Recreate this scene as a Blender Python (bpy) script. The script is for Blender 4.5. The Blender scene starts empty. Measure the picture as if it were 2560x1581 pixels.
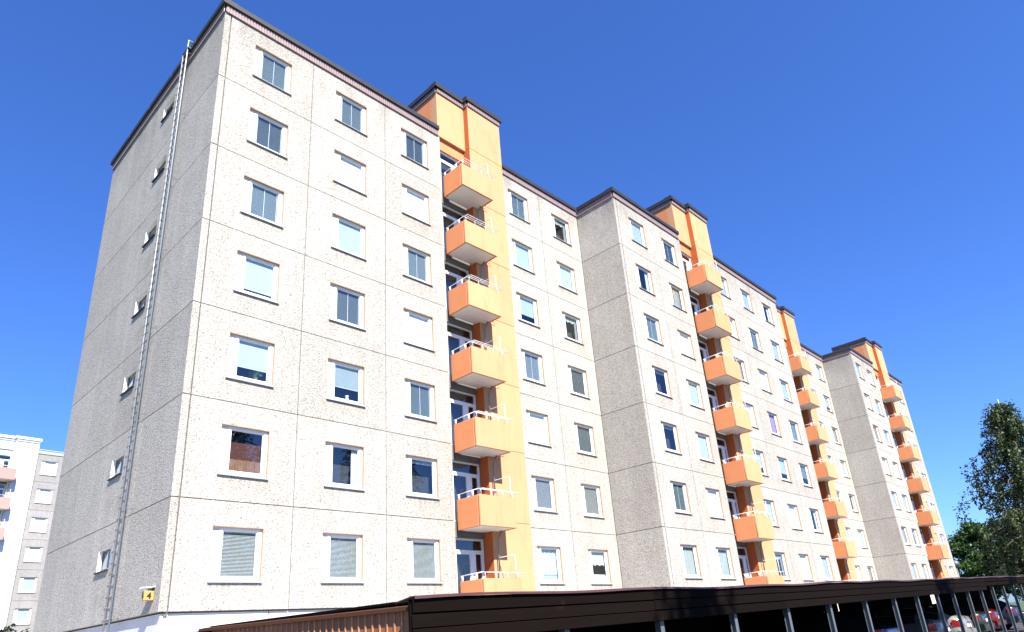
import bpy, math, random
from mathutils import Vector, Matrix
random.seed(11)
SC = bpy.context.scene
COL = SC.collection
# ------------------------------------------------------------------ camera
cam_d = bpy.data.cameras.new('camera'); cam = bpy.data.objects.new('camera', cam_d); COL.objects.link(cam)
CAM = Vector((-6.5347, -18.1324, -1.223)); YAW, PITCH, ROLL = 0.8262, 0.3760, -0.0766
fw = Vector((math.sin(YAW)*math.cos(PITCH), math.cos(YAW)*math.cos(PITCH), math.sin(PITCH)))
rt = Vector((math.cos(YAW), -math.sin(YAW), 0)); up = rt.cross(fw)
rt2 = rt*math.cos(ROLL)+up*math.sin(ROLL); up2 = up*math.cos(ROLL)-rt*math.sin(ROLL)
M = Matrix((rt2, up2, -fw)).transposed().to_4x4(); M.translation = CAM
cam.matrix_world = M
cam_d.sensor_width = 36; cam_d.lens = 36*1705.7/2560; cam_d.shift_y = (922.08-790.5+3.5)/2560
cam_d.clip_start = 0.1; cam_d.clip_end = 3000
SC.camera = cam
# ------------------------------------------------------------------ sky and sun
SUN = Vector((-0.315, -0.89, 0.98)).normalized()
elev = math.asin(SUN.z); azim = math.atan2(SUN.x, SUN.y)
w = bpy.data.worlds.new('World'); SC.world = w; w.use_nodes = True
nt = w.node_tree; bg = nt.nodes['Background']
sky = nt.nodes.new('ShaderNodeTexSky'); sky.sky_type = 'NISHITA'; sky.sun_disc = False
sky.sun_elevation = elev; sky.sun_rotation = azim
sky.air_density = 1.0; sky.dust_density = 0.6; sky.ozone_density = 2.5
hs = nt.nodes.new('ShaderNodeHueSaturation'); hs.inputs['Saturation'].default_value = 1.1
nt.links.new(sky.outputs[0], hs.inputs['Color']); 
gr_ = nt.nodes.new('ShaderNodeMix'); gr_.data_type = 'RGBA'; gr_.blend_type = 'MULTIPLY'; gr_.inputs[0].default_value = 1; gr_.inputs[7].default_value = (.66, .97, 1.66, 1)
nt.links.new(hs.outputs[0], gr_.inputs[6]); nt.links.new(gr_.outputs[2], bg.inputs[0])
bg.inputs[1].default_value = 0.059
sl = bpy.data.lights.new('sun', 'SUN'); sl.energy = 5.0; sl.angle = math.radians(0.5); sl.color = (1.0, 0.95, 0.87)
so = bpy.data.objects.new('sun', sl); COL.objects.link(so); so.location = (-20, -40, 60)
so.rotation_euler = SUN.to_track_quat('Z', 'Y').to_euler()
vs = SC.view_settings; vs.view_transform = 'Standard'; vs.look = 'None'; vs.exposure = 1.45; vs.gamma = 1.0; vs.use_curve_mapping = False
# ------------------------------------------------------------------ materials
def new_mat(name):
    m = bpy.data.materials.new(name); m.use_nodes = True
    return m, m.node_tree, m.node_tree.nodes['Principled BSDF']
def N(t, kind, **kw):
    n = t.nodes.new(kind)
    for k, v in kw.items(): setattr(n, k, v)
    return n
def pos_tex(t, scale=(1, 1, 1)):
    g = N(t, 'ShaderNodeNewGeometry'); mp = N(t, 'ShaderNodeMapping'); mp.inputs['Scale'].default_value = scale
    t.links.new(g.outputs['Position'], mp.inputs['Vector']); return mp.outputs[0]
def noise(t, vec, scale, detail=3, rough=.55):
    n = N(t, 'ShaderNodeTexNoise'); n.inputs['Scale'].default_value = scale; n.inputs['Detail'].default_value = detail
    n.inputs['Roughness'].default_value = rough; t.links.new(vec, n.inputs['Vector']); return n.outputs['Fac']
def ramp(t, fac, stops):
    r = N(t, 'ShaderNodeValToRGB'); e = r.color_ramp.elements
    while len(e) < len(stops): e.new(.5)
    for el, (p, c) in zip(e, stops): el.position = p; el.color = (c[0], c[1], c[2], 1) if len(c) > 2 else (c[0],)*3+(1,)
    t.links.new(fac, r.inputs[0]); return r.outputs[0]
def mixc(t, fac, a, b, mode='MIX'):
    m = N(t, 'ShaderNodeMix', data_type='RGBA', blend_type=mode)
    for sock, v in ((m.inputs[0], fac), (m.inputs[6], a), (m.inputs[7], b)):
        if hasattr(v, 'links'): t.links.new(v, sock)
        elif isinstance(v, (int, float)): sock.default_value = v
        else: sock.default_value = (v[0], v[1], v[2], 1)
    return m.outputs[2]
def mmath(t, op, a, b=0.0):
    m = N(t, 'ShaderNodeMath', operation=op)
    for sock, v in ((m.inputs[0], a), (m.inputs[1], b)):
        if hasattr(v, 'links'): t.links.new(v, sock)
        else: sock.default_value = v
    return m.outputs[0]
def bump(t, bs, h, strength=.5, dist=.01):
    b = N(t, 'ShaderNodeBump'); b.inputs['Strength'].default_value = strength; b.inputs['Distance'].default_value = dist
    t.links.new(h, b.inputs['Height']); t.links.new(b.outputs[0], bs.inputs['Normal'])
def plain(name, col, rough=.6, metal=0.0, var=.12, scale=6.0, spec=.5):
    m, t, b = new_mat(name); v = pos_tex(t)
    n = noise(t, v, scale, 4)
    c = mixc(t, n, [x*(1-var) for x in col], [min(1, x*(1+var)) for x in col])
    t.links.new(c, b.inputs['Base Color']); b.inputs['Roughness'].default_value = rough; b.inputs['Metallic'].default_value = metal
    b.inputs['Specular IOR Level'].default_value = spec
    return m
def aggregate(name, light, mid, dark, dirt=True):
    """washed-pebble concrete: light pebbles, dark gaps, weather streaks under the eaves"""
    m, t, b = new_mat(name); v = pos_tex(t)
    vor = N(t, 'ShaderNodeTexVoronoi'); vor.inputs['Scale'].default_value = 38; t.links.new(v, vor.inputs['Vector'])
    cell = N(t, 'ShaderNodeSeparateColor'); t.links.new(vor.outputs['Color'], cell.inputs[0])
    c = ramp(t, cell.outputs[0], [(0.0, dark), (.15, mid), (.55, light), (.8, light), (1, [min(1, x*1.12) for x in light])])
    warm = ramp(t, cell.outputs[1], [(0, (1, 1, 1)), (.82, (1, 1, 1)), (.9, (.93, .86, .76))]); c = mixc(t, 1.0, c, warm, 'MULTIPLY')
    n1 = noise(t, v, 18, 4, .7)
    c = mixc(t, ramp(t, n1, [(.36, (1,)), (.56, (0,))]), c, mixc(t, .42, c, dark))
    n2 = noise(t, v, .55, 5); c = mixc(t, 1.0, c, ramp(t, n2, [(.3, (.93, .925, .915)), (.65, (1.03, 1.03, 1.03))]), 'MULTIPLY')
    vs_ = pos_tex(t, (1, 1, .045)); n5 = noise(t, vs_, 1.7, 5, .6)
    c = mixc(t, 1.0, c, ramp(t, n5, [(.3, (.92, .915, .905)), (.6, (1.02, 1.02, 1.02))]), 'MULTIPLY')
    info = N(t, 'ShaderNodeObjectInfo'); c = mixc(t, 1.0, c, ramp(t, info.outputs['Random'], [(0, (.94, .935, .925)), (1, (1.04, 1.04, 1.04))]), 'MULTIPLY')
    # run-off below the window sill, in the panel's own coordinates
    tc = N(t, 'ShaderNodeTexCoord'); so_ = N(t, 'ShaderNodeSeparateXYZ'); t.links.new(tc.outputs['Object'], so_.inputs[0])
    kx = ramp(t, mmath(t, 'MULTIPLY', so_.outputs[0], 1/3.2), [(.2, (0,)), (.3, (1,)), (.7, (1,)), (.8, (0,))])
    kz = ramp(t, so_.outputs[2], [(.05, (0,)), (.62, (1,)), (.76, (1,)), (.8, (0,))])
    kn = ramp(t, noise(t, pos_tex(t, (1, 1, .12)), 5.5, 5, .7), [(.42, (0,)), (.66, (1,))])
    c = mixc(t, mmath(t, 'MULTIPLY', mmath(t, 'MULTIPLY', kx, kz), mmath(t, 'MULTIPLY', kn, .55)), c, (.22, .175, .125))
    if dirt:
        g = N(t, 'ShaderNodeNewGeometry'); sp = N(t, 'ShaderNodeSeparateXYZ'); t.links.new(g.outputs['Position'], sp.inputs[0])
        mr = N(t, 'ShaderNodeMapRange'); mr.inputs[1].default_value = 17.9; mr.inputs[2].default_value = 19.7; t.links.new(sp.outputs[2], mr.inputs[0])
        st = noise(t, pos_tex(t, (1, 1, .3)), 1.1, 5, .65); gr = noise(t, v, 17, 3, .8)
        k = mmath(t, 'MULTIPLY', ramp(t, st, [(.4, (0,)), (.62, (1,))]), mr.outputs[0])
        k = mmath(t, 'MULTIPLY', k, ramp(t, gr, [(.36, (0,)), (.6, (1,))]))
        c = mixc(t, mmath(t, 'MULTIPLY', k, .8), c, (.12, .10, .085))
    t.links.new(c, b.inputs['Base Color']); b.inputs['Roughness'].default_value = .92; b.inputs['Specular IOR Level'].default_value = .2
    h = mmath(t, 'ADD', mmath(t, 'MULTIPLY', vor.outputs['Distance'], -1.2), n1)
    bump(t, b, h, .55, .02)
    return m
def render_paint(name, col, stain=(.5, .2, .08), amount=.35):
    m, t, b = new_mat(name); v = pos_tex(t)
    c = mixc(t, noise(t, v, .9, 5), [x*.93 for x in col], [min(1, x*1.05) for x in col])
    st = noise(t, pos_tex(t, (1, 1, .22)), 3.0, 6, .7)
    c = mixc(t, mmath(t, 'MULTIPLY', ramp(t, st, [(.52, (0,)), (.72, (1,))]), amount), c, stain)
    info = N(t, 'ShaderNodeObjectInfo'); c = mixc(t, 1.0, c, ramp(t, info.outputs['Random'], [(0, (.93, .91, .9)), (1, (1.03, 1.03, 1.03))]), 'MULTIPLY')
    t.links.new(c, b.inputs['Base Color']); b.inputs['Roughness'].default_value = .8; b.inputs['Specular IOR Level'].default_value = .25
    bump(t, b, noise(t, v, 45, 3), .2, .008)
    return m
def wood(name, col, dark, axis, rough=.75):
    m, t, b = new_mat(name)
    sc = {'x': (.6, 14, 14), 'z': (14, 14, .7)}[axis]
    n = noise(t, pos_tex(t, sc), 2.2, 6, .65); v = pos_tex(t)
    c = mixc(t, n, dark, col)
    info = N(t, 'ShaderNodeObjectInfo'); c = mixc(t, 1.0, c, ramp(t, info.outputs['Random'], [(0, (.82, .82, .82)), (1, (1.12, 1.1, 1.08))]), 'MULTIPLY')
    kn = ramp(t, noise(t, v, 3.0, 2), [(.7, (0,)), (.78, (1,))]); c = mixc(t, mmath(t, 'MULTIPLY', kn, .4), c, [min(1, x*2.2) for x in col])
    t.links.new(c, b.inputs['Base Color']); b.inputs['Roughness'].default_value = rough; b.inputs['Specular IOR Level'].default_value = .05
    bump(t, b, n, .4, .004)
    return m
def glass_mat(name, tint=(.86, .92, .93), ior=1.5, boost=2.3):
    m, t, b = new_mat(name); t.nodes.remove(b); out = t.nodes['Material Output']
    tr = N(t, 'ShaderNodeBsdfTransparent'); tr.inputs[0].default_value = (*tint, 1)
    gl = N(t, 'ShaderNodeBsdfGlossy'); gl.inputs['Roughness'].default_value = .015; gl.inputs[0].default_value = (.95, .97, 1, 1)
    nb = N(t, 'ShaderNodeBump'); nb.inputs['Strength'].default_value = .05; nb.inputs['Distance'].default_value = .02
    t.links.new(noise(t, pos_tex(t), 1.3, 2), nb.inputs['Height']); t.links.new(nb.outputs[0], gl.inputs['Normal'])
    lw = N(t, 'ShaderNodeLayerWeight'); lw.inputs[0].default_value = .5     # Schlick reflectance, the same from both sides of the pane
    f = mmath(t, 'ADD', mmath(t, 'MULTIPLY', mmath(t, 'POWER', lw.outputs['Facing'], 5.0), .9), .045*boost)
    mx = N(t, 'ShaderNodeMixShader'); t.links.new(f, mx.inputs[0]); t.links.new(tr.outputs[0], mx.inputs[1]); t.links.new(gl.outputs[0], mx.inputs[2])
    t.links.new(mx.outputs[0], out.inputs[0])
    return m
def cloth(name, col, rough=.9, tr=.0):
    m = plain(name, col, rough, var=.08, scale=9)
    return m
def leaf_mat(name, a, b_):
    m, t, b = new_mat(name)
    g = N(t, 'ShaderNodeNewGeometry')
    c = ramp(t, g.outputs['Random Per Island'], [(0, a), (.6, b_), (1, [min(1, x*1.5) for x in b_])])
    t.links.new(c, b.inputs['Base Color']); b.inputs['Roughness'].default_value = .5; b.inputs['Specular IOR Level'].default_value = .35
    out = t.nodes['Material Output']; tl = N(t, 'ShaderNodeBsdfTranslucent'); t.links.new(c, tl.inputs[0])
    mx = N(t, 'ShaderNodeMixShader'); mx.inputs[0].default_value = .22
    t.links.new(b.outputs[0], mx.inputs[1]); t.links.new(tl.outputs[0], mx.inputs[2]); t.links.new(mx.outputs[0], out.inputs[0])
    return m
def ribbed(name, col):
    m = render_paint(name, col); t = m.node_tree; b = t.nodes['Principled BSDF']
    w_ = N(t, 'ShaderNodeTexWave'); w_.bands_direction = 'Y'; w_.inputs['Scale'].default_value = 9; w_.inputs['Distortion'].default_value = .4
    t.links.new(pos_tex(t), w_.inputs['Vector']); bump(t, b, w_.outputs['Fac'], .5, .006); return m
MAT = {
 'agg': aggregate('washed_concrete', (.445, .423, .386), (.355, .336, .304), (.18, .168, .15)),
 'agg_bg': aggregate('grey_washed_concrete', (.34, .33, .33), (.28, .27, .27), (.15, .14, .14), dirt=False),
 'dark': plain('unlit_room_dark', (.035, .036, .04), .9, var=.3),  # darkness of the rooms behind the glass, put into the colour
 'joint': plain('dark_joint', (.13, .125, .12), .9),
 'fascia': plain('pink_profiled_sheet', (.25, .18, .175), .55, var=.08),
 'fascia_bg': plain('pale_profiled_sheet', (.32, .37, .38), .55, var=.08),
 'cap': plain('charcoal_sheet_metal', (.026, .025, .025), .5, var=.25, scale=3),
 'orange': ribbed('orange_render', (.60, .225, .095)),
 'slab': render_paint('apricot_render', (.54, .295, .15), stain=(.38, .15, .055)),
 'slab_bg': render_paint('white_render', (.72, .72, .72), stain=(.6, .6, .6)),
 'pink': render_paint('salmon_render', (.50, .25, .23), stain=(.45, .22, .16)),
 'pier_side': render_paint('shaded_orange_render', (.42, .105, .03), stain=(.36, .1, .03)),  # redder orange side paint, deepened to carry grazing light and recess shade
 'soffit': plain('pale_concrete_soffit', (.74, .72, .70), .85, var=.12, scale=2),
 'white': plain('white_paint', (.78, .77, .75), .45, var=.04),
 'vent': plain('white_louvre', (.76, .75, .73), .5, var=.04),
 'ochre': plain('ochre_reveal', (.38, .25, .15), .7, var=.1),
 'sill': plain('pale_sheet_sill', (.38, .42, .45), .4, metal=.2, var=.08),
 'plinth': render_paint('plinth_paint', (.56, .555, .54), stain=(.40, .39, .37), amount=.25),
 'rail': plain('white_enamel_rail', (.78, .77, .76), .35, var=.05),
 'pipe': plain('grey_pipe', (.17, .18, .19), .5, var=.1),
 'galv': plain('galvanised_steel', (.115, .135, .15), .5, metal=.3, var=.2, scale=9),
 'ladder_steel': plain('bright_galvanised_steel', (.27, .30, .32), .45, metal=.3, var=.15, scale=9),
 'rust': plain('rusty_steel', (.32, .2, .16), .7, metal=.2, var=.4, scale=12),
 'glass': glass_mat('window_glass'),
 'blind_B': plain('sky_tinted_blind', (.22, .27, .29), .6, var=.1, scale=.8),  # blue-grey holds the sky mirrored by the tilted slats
 'blind_D': plain('dark_sky_tinted_blind', (.13, .163, .18), .6, var=.1, scale=.8),  # darker version of the slats, same mirrored sky in the colour
 'blind_G': plain('light_grey_blind', (.44, .44, .43), .55, var=.06),
 'blind_W': plain('white_blind', (.70, .70, .69), .6, var=.03),
 'blind_L': plain('pale_aqua_blind', (.45, .52, .54), .6, var=.05),
 'lace': cloth('lace_curtain', (.36, .39, .38)),
 'greenlace': cloth('mint_curtain', (.46, .56, .52)),
 'beige': cloth('beige_curtain', (.36, .31, .25)),
 'brown': cloth('brown_curtain', (.22, .11, .06)),
 'redcurtain': cloth('red_brown_blind', (.075, .02, .014)),
 'lilac': cloth('lilac_curtain', (.32, .21, .35)),
 'whitecloth': cloth('white_curtain', (.78, .78, .77)),
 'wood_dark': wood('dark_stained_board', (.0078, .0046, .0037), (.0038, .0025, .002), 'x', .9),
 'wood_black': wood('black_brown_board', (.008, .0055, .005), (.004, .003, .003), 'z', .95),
 'wood_brown': wood('red_brown_plank', (.36, .155, .075), (.24, .10, .048), 'z'),
 'wood_trim': wood('pale_brown_trim', (.45, .23, .13), (.36, .17, .09), 'z'),
 'trim_brown': wood('brown_trim_board', (.10, .045, .026), (.06, .026, .015), 'z'),
 'roof_red': plain('maroon_roof_sheet', (.065, .026, .025), .5, var=.35, scale=5),
 'sign_yellow': plain('yellow_sign_face', (.40, .26, .07), .45, var=.04),
 'ink': plain('black_print', (.012, .012, .012), .5),
 'bark': plain('grey_brown_bark', (.09, .07, .055), .9, var=.4, scale=8),
 'birchbark': plain('white_birch_bark', (.5, .48, .44), .8, var=.5, scale=5),
 'leaf_birch': leaf_mat('birch_leaf', (.017, .032, .011), (.048, .076, .025)),
 'leaf_maple': leaf_mat('maple_leaf', (.016, .036, .008), (.045, .092, .018)),
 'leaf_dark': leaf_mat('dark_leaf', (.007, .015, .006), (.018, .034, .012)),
 'leaf_house': leaf_mat('house_plant_leaf', (.03, .06, .03), (.08, .15, .07)),
}
# ------------------------------------------------------------------ mesh helpers
class MB:
    def __init__(s): s.v = []; s.f = []
    def add(s, vs, fs):
        o = len(s.v); s.v += [tuple(p) for p in vs]; s.f += [tuple(i+o for i in f) for f in fs]; return s
    def box(s, x0, x1, y0, y1, z0, z1):
        vs = [(x, y, z) for z in (z0, z1) for y in (y0, y1) for x in (x0, x1)]
        return s.add(vs, [(0, 2, 3, 1), (4, 5, 7, 6), (0, 1, 5, 4), (2, 6, 7, 3), (0, 4, 6, 2), (1, 3, 7, 5)])
    def bbox(s, x0, x1, y0, y1, z0, z1, c=.01):
        """box with chamfered edges seen from the front and the ends"""
        vs = []
        for z, i in ((z0, c), (z0+c, 0), (z1-c, 0), (z1, c)):
            a, b_, d, e = x0+i, x1-i, y0+i, y1-i; k = c-i if c > i else 0
            vs += [(a+k, d, z), (b_-k, d, z), (b_, d+k, z), (b_, e-k, z), (b_-k, e, z), (a+k, e, z), (a, e-k, z), (a, d+k, z)]
        fs = [tuple(range(7, -1, -1)), tuple(range(24, 32))]
        for r in range(3):
            for i in range(8): j = (i+1) % 8; fs.append((r*8+i, r*8+j, r*8+8+j, r*8+8+i))
        return s.add(vs, fs)
    def quad(s, a, b, c, d): return s.add([a, b, c, d], [(0, 1, 2, 3)])
    def tube(s, pts, r, n=8, cap=True):
        pts = [Vector(p) for p in pts]; rs = r if isinstance(r, (list, tuple)) else [r]*len(pts)
        vs = []; fs = []; prev = None
        for i, p in enumerate(pts):
            d = (pts[min(i+1, len(pts)-1)]-pts[max(i-1, 0)])
            d = d.normalized() if d.length > 1e-9 else Vector((0, 0, 1))
            if prev is None: a = d.orthogonal().normalized()
            else: a = (prev - d*prev.dot(d)); a = a.normalized() if a.length > 1e-6 else d.orthogonal().normalized()
            prev = a; b = d.cross(a)
            vs += [tuple(p+(a*math.cos(2*math.pi*k/n)+b*math.sin(2*math.pi*k/n))*rs[i]) for k in range(n)]
        for i in range(len(pts)-1):
            for k in range(n): j = (k+1) % n; fs.append((i*n+k, i*n+j, i*n+n+j, i*n+n+k))
        if cap: fs += [tuple(range(n-1, -1, -1)), tuple((len(pts)-1)*n+k for k in range(n))]
        return s.add(vs, fs)
    def lathe(s, prof, n=16, c=(0, 0, 0), axis='z'):
        vs = []; fs = []
        for r, h in prof:
            for k in range(n):
                a = 2*math.pi*k/n; q = (r*math.cos(a), r*math.sin(a), h)
                if axis == 'x': q = (q[2], q[0], q[1])
                if axis == 'y': q = (q[0], q[2], q[1])
                vs.append((q[0]+c[0], q[1]+c[1], q[2]+c[2]))
        for i in range(len(prof)-1):
            for k in range(n): j = (k+1) % n; fs.append((i*n+k, i*n+j, i*n+n+j, i*n+n+k))
        return s.add(vs, fs)
    def mesh(s, name, mat, smooth=False):
        me = bpy.data.meshes.new(name); me.from_pydata(s.v, [], s.f); me.materials.append(MAT[mat] if isinstance(mat, str) else mat)
        if smooth: me.polygons.foreach_set('use_smooth', [True]*len(me.polygons))
        me.update(); return me
def put(me, name, parent=None, loc=(0, 0, 0), rot=(0, 0, 0)):
    o = bpy.data.objects.new(name, me); COL.objects.link(o)
    o.parent = parent; o.location = loc; o.rotation_euler = rot
    return o
def thing(name, label, cat, loc=(0, 0, 0), rz=0, group=None):
    o = bpy.data.objects.new(name, None); COL.objects.link(o); o.location = loc; o.rotation_euler = (0, 0, rz); o.empty_display_size = .3
    return tag(o, label, cat, group)
def tag(o, label, cat, group=None):
    o['label'] = label; o['category'] = cat
    if group: o['group'] = group
    return o
def struct(o): o['kind'] = 'structure'; return o
def copy_tree(o, parent=None, loc=None):
    c = o.copy(); COL.objects.link(c); c.parent = parent
    if loc is not None: c.location = loc
    for ch in list(o.children): copy_tree(ch, c)
    return c
# ------------------------------------------------------------------ ground
GZ = -3.0
def gz(x): return GZ + .0165*max(0, min(48, x+2))
mb = MB(); xs = [-1500, -400, -100, -30, -2, 46, 100, 300, 900, 2500]; ys = [-1500, -300, -60, -30, -13, -5, 0, 60, 200, 600, 2000]
mb.add([(x, y, gz(x)) for y in ys for x in xs], [(j*len(xs)+i, j*len(xs)+i+1, (j+1)*len(xs)+i+1, (j+1)*len(xs)+i) for j in range(len(ys)-1) for i in range(len(xs)-1)])
m, t, b = new_mat('grass_ground'); v = pos_tex(t)
t.links.new(mixc(t, noise(t, v, .8, 6), (.03, .05, .015), (.075, .10, .035)), b.inputs['Base Color']); b.inputs['Roughness'].default_value = .95
struct(put(mb.mesh('ground', m), 'ground'))
mb = MB(); xs = [-60, -2, 46, 110]
mb.add([(x, y, gz(x)+.006) for y in (-34, -6) for x in xs], [(i, i+1, i+5, i+4) for i in range(3)])
m, t, b = new_mat('asphalt'); v = pos_tex(t)
t.links.new(mixc(t, noise(t, v, 22, 5), (.035, .035, .036), (.075, .074, .072)), b.inputs['Base Color']); b.inputs['Roughness'].default_value = .9
bump(t, b, noise(t, v, 60, 3), .3, .01)
struct(put(mb.mesh('parking_yard', m), 'parking_yard'))
def slab_sheet(name, x0, x1, y0, y1, dz, mat):
    xs_ = sorted({x0, x1, *[x for x in (-2, 46) if x0 < x < x1]}); mb = MB(); n = len(xs_)
    mb.add([(x, y, gz(x)+dz) for y in (y0, y1) for x in xs_], [(i, i+1, n+i+1, n+i) for i in range(n-1)])
    return struct(put(mb.mesh(name, mat), name))
MAT['bounce_paving'] = plain('pale_bounce_paving', (.42, .40, .37), .9, var=.2, scale=2)
slab_sheet('bounce_pavement', -9, 75, -5.9, 13, .01, 'bounce_paving')  # unseen pale sheet, added to bounce sunlight up onto the soffits
# ------------------------------------------------------------------ building components (local frame: x along facade, y inward, z up, z=0 at the top of the plinth)
H = 2.8; WW, WH, WZ = 1.42, 1.39, .74
def hole_panel(w, h, ox, oz, ow, oh, th, mat):
    """a wall panel with a window opening, front at y=0"""
    mb = MB(); X = [0, ox, ox+ow, w]; Z = [0, oz, oz+oh, h]
    for y, flip in ((0, False), (th, True)):
        for i in range(3):
            for j in range(3):
                if i == 1 and j == 1: continue
                q = [(X[i], y, Z[j]), (X[i+1], y, Z[j]), (X[i+1], y, Z[j+1]), (X[i], y, Z[j+1])]
                mb.quad(*(q[::-1] if flip else q))
    def loop(x0, x1, z0, z1, inward):
        c = [(x0, z0), (x1, z0), (x1, z1), (x0, z1)]
        for k in range(4):
            (a, b), (c2, d) = c[k], c[(k+1) % 4]
            q = [(a, 0, b), (a, th, b), (c2, th, d), (c2, 0, d)]
            mb.quad(*(q[::-1] if inward else q))
    loop(0, w, 0, h, False); loop(ox, ox+ow, oz, oz+oh, True)
    return mb.mesh('wall_panel', mat)
def solid_panel(w, h, th, mat, c=.012): return MB().bbox(0, w, 0, th, 0, h, c).mesh('wall_panel', mat)
def ring(mb, x0, x1, z0, z1, t, y0, y1):
    mb.box(x0, x1, y0, y1, z0, z0+t); mb.box(x0, x1, y0, y1, z1-t, z1); mb.box(x0, x0+t, y0, y1, z0+t, z1-t); mb.box(x1-t, x1, y0, y1, z0+t, z1-t)
# window frame, shared by all flats
GX0, GX1, GZ0, GZ1 = .31, 1.29, .10, 1.30
mb = MB()
mb.box(.235, GX0, .085, .16, .0, WH); mb.box(GX1, WW, .085, .16, .0, WH); mb.box(GX0, GX1, .085, .16, .0, GZ0); mb.box(GX0, GX1, .085, .16, GZ1, WH)
mb.box(0, .235, .085, .16, 0, .03); mb.box(0, .235, .085, .16, WH-.03, WH)
ring(mb, GX0, GX1, GZ0, GZ1, .028, .105, .14)
mb.box(GX1+.055, GX1+.067, .073, .085, .02, WH-.02)
ME_FRAME = mb.mesh('window', 'white')
mb = MB()
for k in range(26):
    z = .03+k*(WH-.06)/26; d = (WH-.06)/26
    mb.add([(0, .092, z), (.235, .092, z), (.235, .11, z+d), (0, .11, z+d), (0, .12, z), (.235, .12, z)], [(0, 1, 2, 3), (4, 5, 1, 0)])
ME_VENT = mb.mesh('vent_panel', 'vent')
ME_PANE = MB().quad((GX0+.02, .122, GZ0+.02), (GX1-.02, .122, GZ0+.02), (GX1-.02, .122, GZ1-.02), (GX0+.02, .122, GZ1-.02)).mesh('pane', 'glass')
mb = MB(); mb.box(-.004, .012, .004, .085, 0, WH); mb.box(WW-.012, WW+.004, .004, .085, 0, WH); mb.box(.012, WW-.012, .004, .085, WH-.014, WH+.004)
ME_REVEAL = mb.mesh('reveal', 'ochre')
mb = MB(); mb.add([(-.02, -.06, -.035), (WW+.02, -.06, -.035), (WW+.02, .09, .002), (-.02, .09, .002), (-.02, -.06, -.055), (WW+.02, -.06, -.055), (WW+.02, .003, -.05), (-.02, .003, -.05)],
    [(0, 1, 2, 3), (4, 5, 1, 0), (7, 6, 5, 4), (0, 3, 7, 4), (1, 5, 6, 2)])
ME_SILL = mb.mesh('sill', 'sill')
def blind_mesh(mat, cover, tilt, cords, n=44):
    mb = MB(); z1 = GZ1-.02; z0 = z1-(GZ1-GZ0)*cover; d = (z1-z0)/max(1, int(n*cover)); w = d*1.12
    for k in range(max(1, int(n*cover))):
        z = z1-(k+.5)*d; dy = math.cos(tilt)*w/2; dz = math.sin(tilt)*w/2
        mb.quad((GX0, .175-dy, z-dz), (GX1, .175-dy, z-dz), (GX1, .175+dy, z+dz), (GX0, .175+dy, z+dz))
    mb.box(GX0, GX1, .15, .19, z1-.03, z1+.02)
    if cover < .98: mb.box(GX0+.01, GX1-.01, .16, .19, z0-.02, z0)
    return mb.mesh('blind', mat)
def cords_mesh():
    mb = MB()
    for x in (.37, .8, 1.235): mb.box(x-.007, x+.007, .146, .15, GZ0, GZ1)
    return mb.mesh('blind_cord', 'whitecloth')
ME_CORD = cords_mesh()
def curtain(mb, x0, x1, z0, z1, amp=.018, n=40, scallop=0.0):
    vs = []; fs = []
    for i in range(n+1):
        x = x0+(x1-x0)*i/n; y = .2+amp*math.sin(i*1.9)+amp*.6*math.sin(i*.7+1)
        zz = z0+scallop*abs(math.sin(i*math.pi*3/n))
        vs += [(x, y, zz), (x, y, z1)]
    for i in range(n): fs.append((2*i, 2*i+2, 2*i+3, 2*i+1))
    mb.add(vs, fs)
COV = {}
COV['B'] = [('blind', blind_mesh('blind_B', 1, 1.15, True)), ('blind_cord', ME_CORD)]
COV['D'] = [('blind', blind_mesh('blind_D', 1, 1.1, True)), ('blind_cord', ME_CORD)]
COV['G'] = [('blind', blind_mesh('blind_G', 1, .75, False, 34))]
COV['W'] = [('blind', blind_mesh('blind_W', 1, 1.45, False))]
COV['L'] = [('blind', blind_mesh('blind_L', 1, 1.4, False))]
COV['L8'] = [('blind', blind_mesh('blind_L', .86, 1.4, False))]
COV['L6'] = [('blind', blind_mesh('blind_L', .68, 1.35, False))]
COV['G6'] = [('blind', blind_mesh('blind_L', .62, 1.0, False)), ]
COV['B6'] = [('blind', blind_mesh('blind_B', .62, 1.1, False)), ]
def cur(mat, *args):
    mb = MB()
    for a in args: curtain(mb, *a)
    return ('curtain', mb.mesh('curtain', mat))
COV['O'] = [cur('whitecloth', (GX0, GX0+.07, .1, 1.3), (GX1-.22, GX1, .1, 1.3))]
COV['N'] = [cur('lace', (GX0, GX1, 1.16, 1.3))]
COV['C'] = [cur('beige', (GX0, GX0+.36, .1, 1.3), (GX1-.3, GX1, .1, 1.3)), cur('lace', (GX0+.3, GX1-.25, .1, 1.28))]
COV['Y'] = [cur('lace', (GX0, GX1, .72, 1.3, .015, 40, .12)), ('blind', blind_mesh('blind_D', 1, 1.0, False))]
COV['Z'] = [cur('lace', (GX0, GX1, .1, 1.3))]
COV['T'] = [cur('greenlace', (GX0, GX1, .32, 1.3)), cur('lace', (GX0, GX1, .1, .3, .015, 40, .06))]
COV['V'] = [cur('greenlace', (GX0, GX1, .72, 1.28, .012, 40, .05)), cur('whitecloth', (GX0, GX1, .1, .36, .012, 40, .04))]
COV['X'] = [cur('lace', (GX0, GX0+.14, .1, 1.3), (GX1-.16, GX1, .1, 1.3), (GX0, GX1, 1.0, 1.3, .01, 40, .08))]
COV['R'] = [cur('brown', (GX0, GX1, .1, .48)), ('roller_blind', MB().quad((GX0, .25, .3), (GX1, .25, .3), (GX1, .25, .98), (GX0, .25, .98)).mesh('roller_blind', 'redcurtain'))]
COV['P'] = [cur('lilac', (GX0, GX1, .1, 1.3))]
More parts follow.
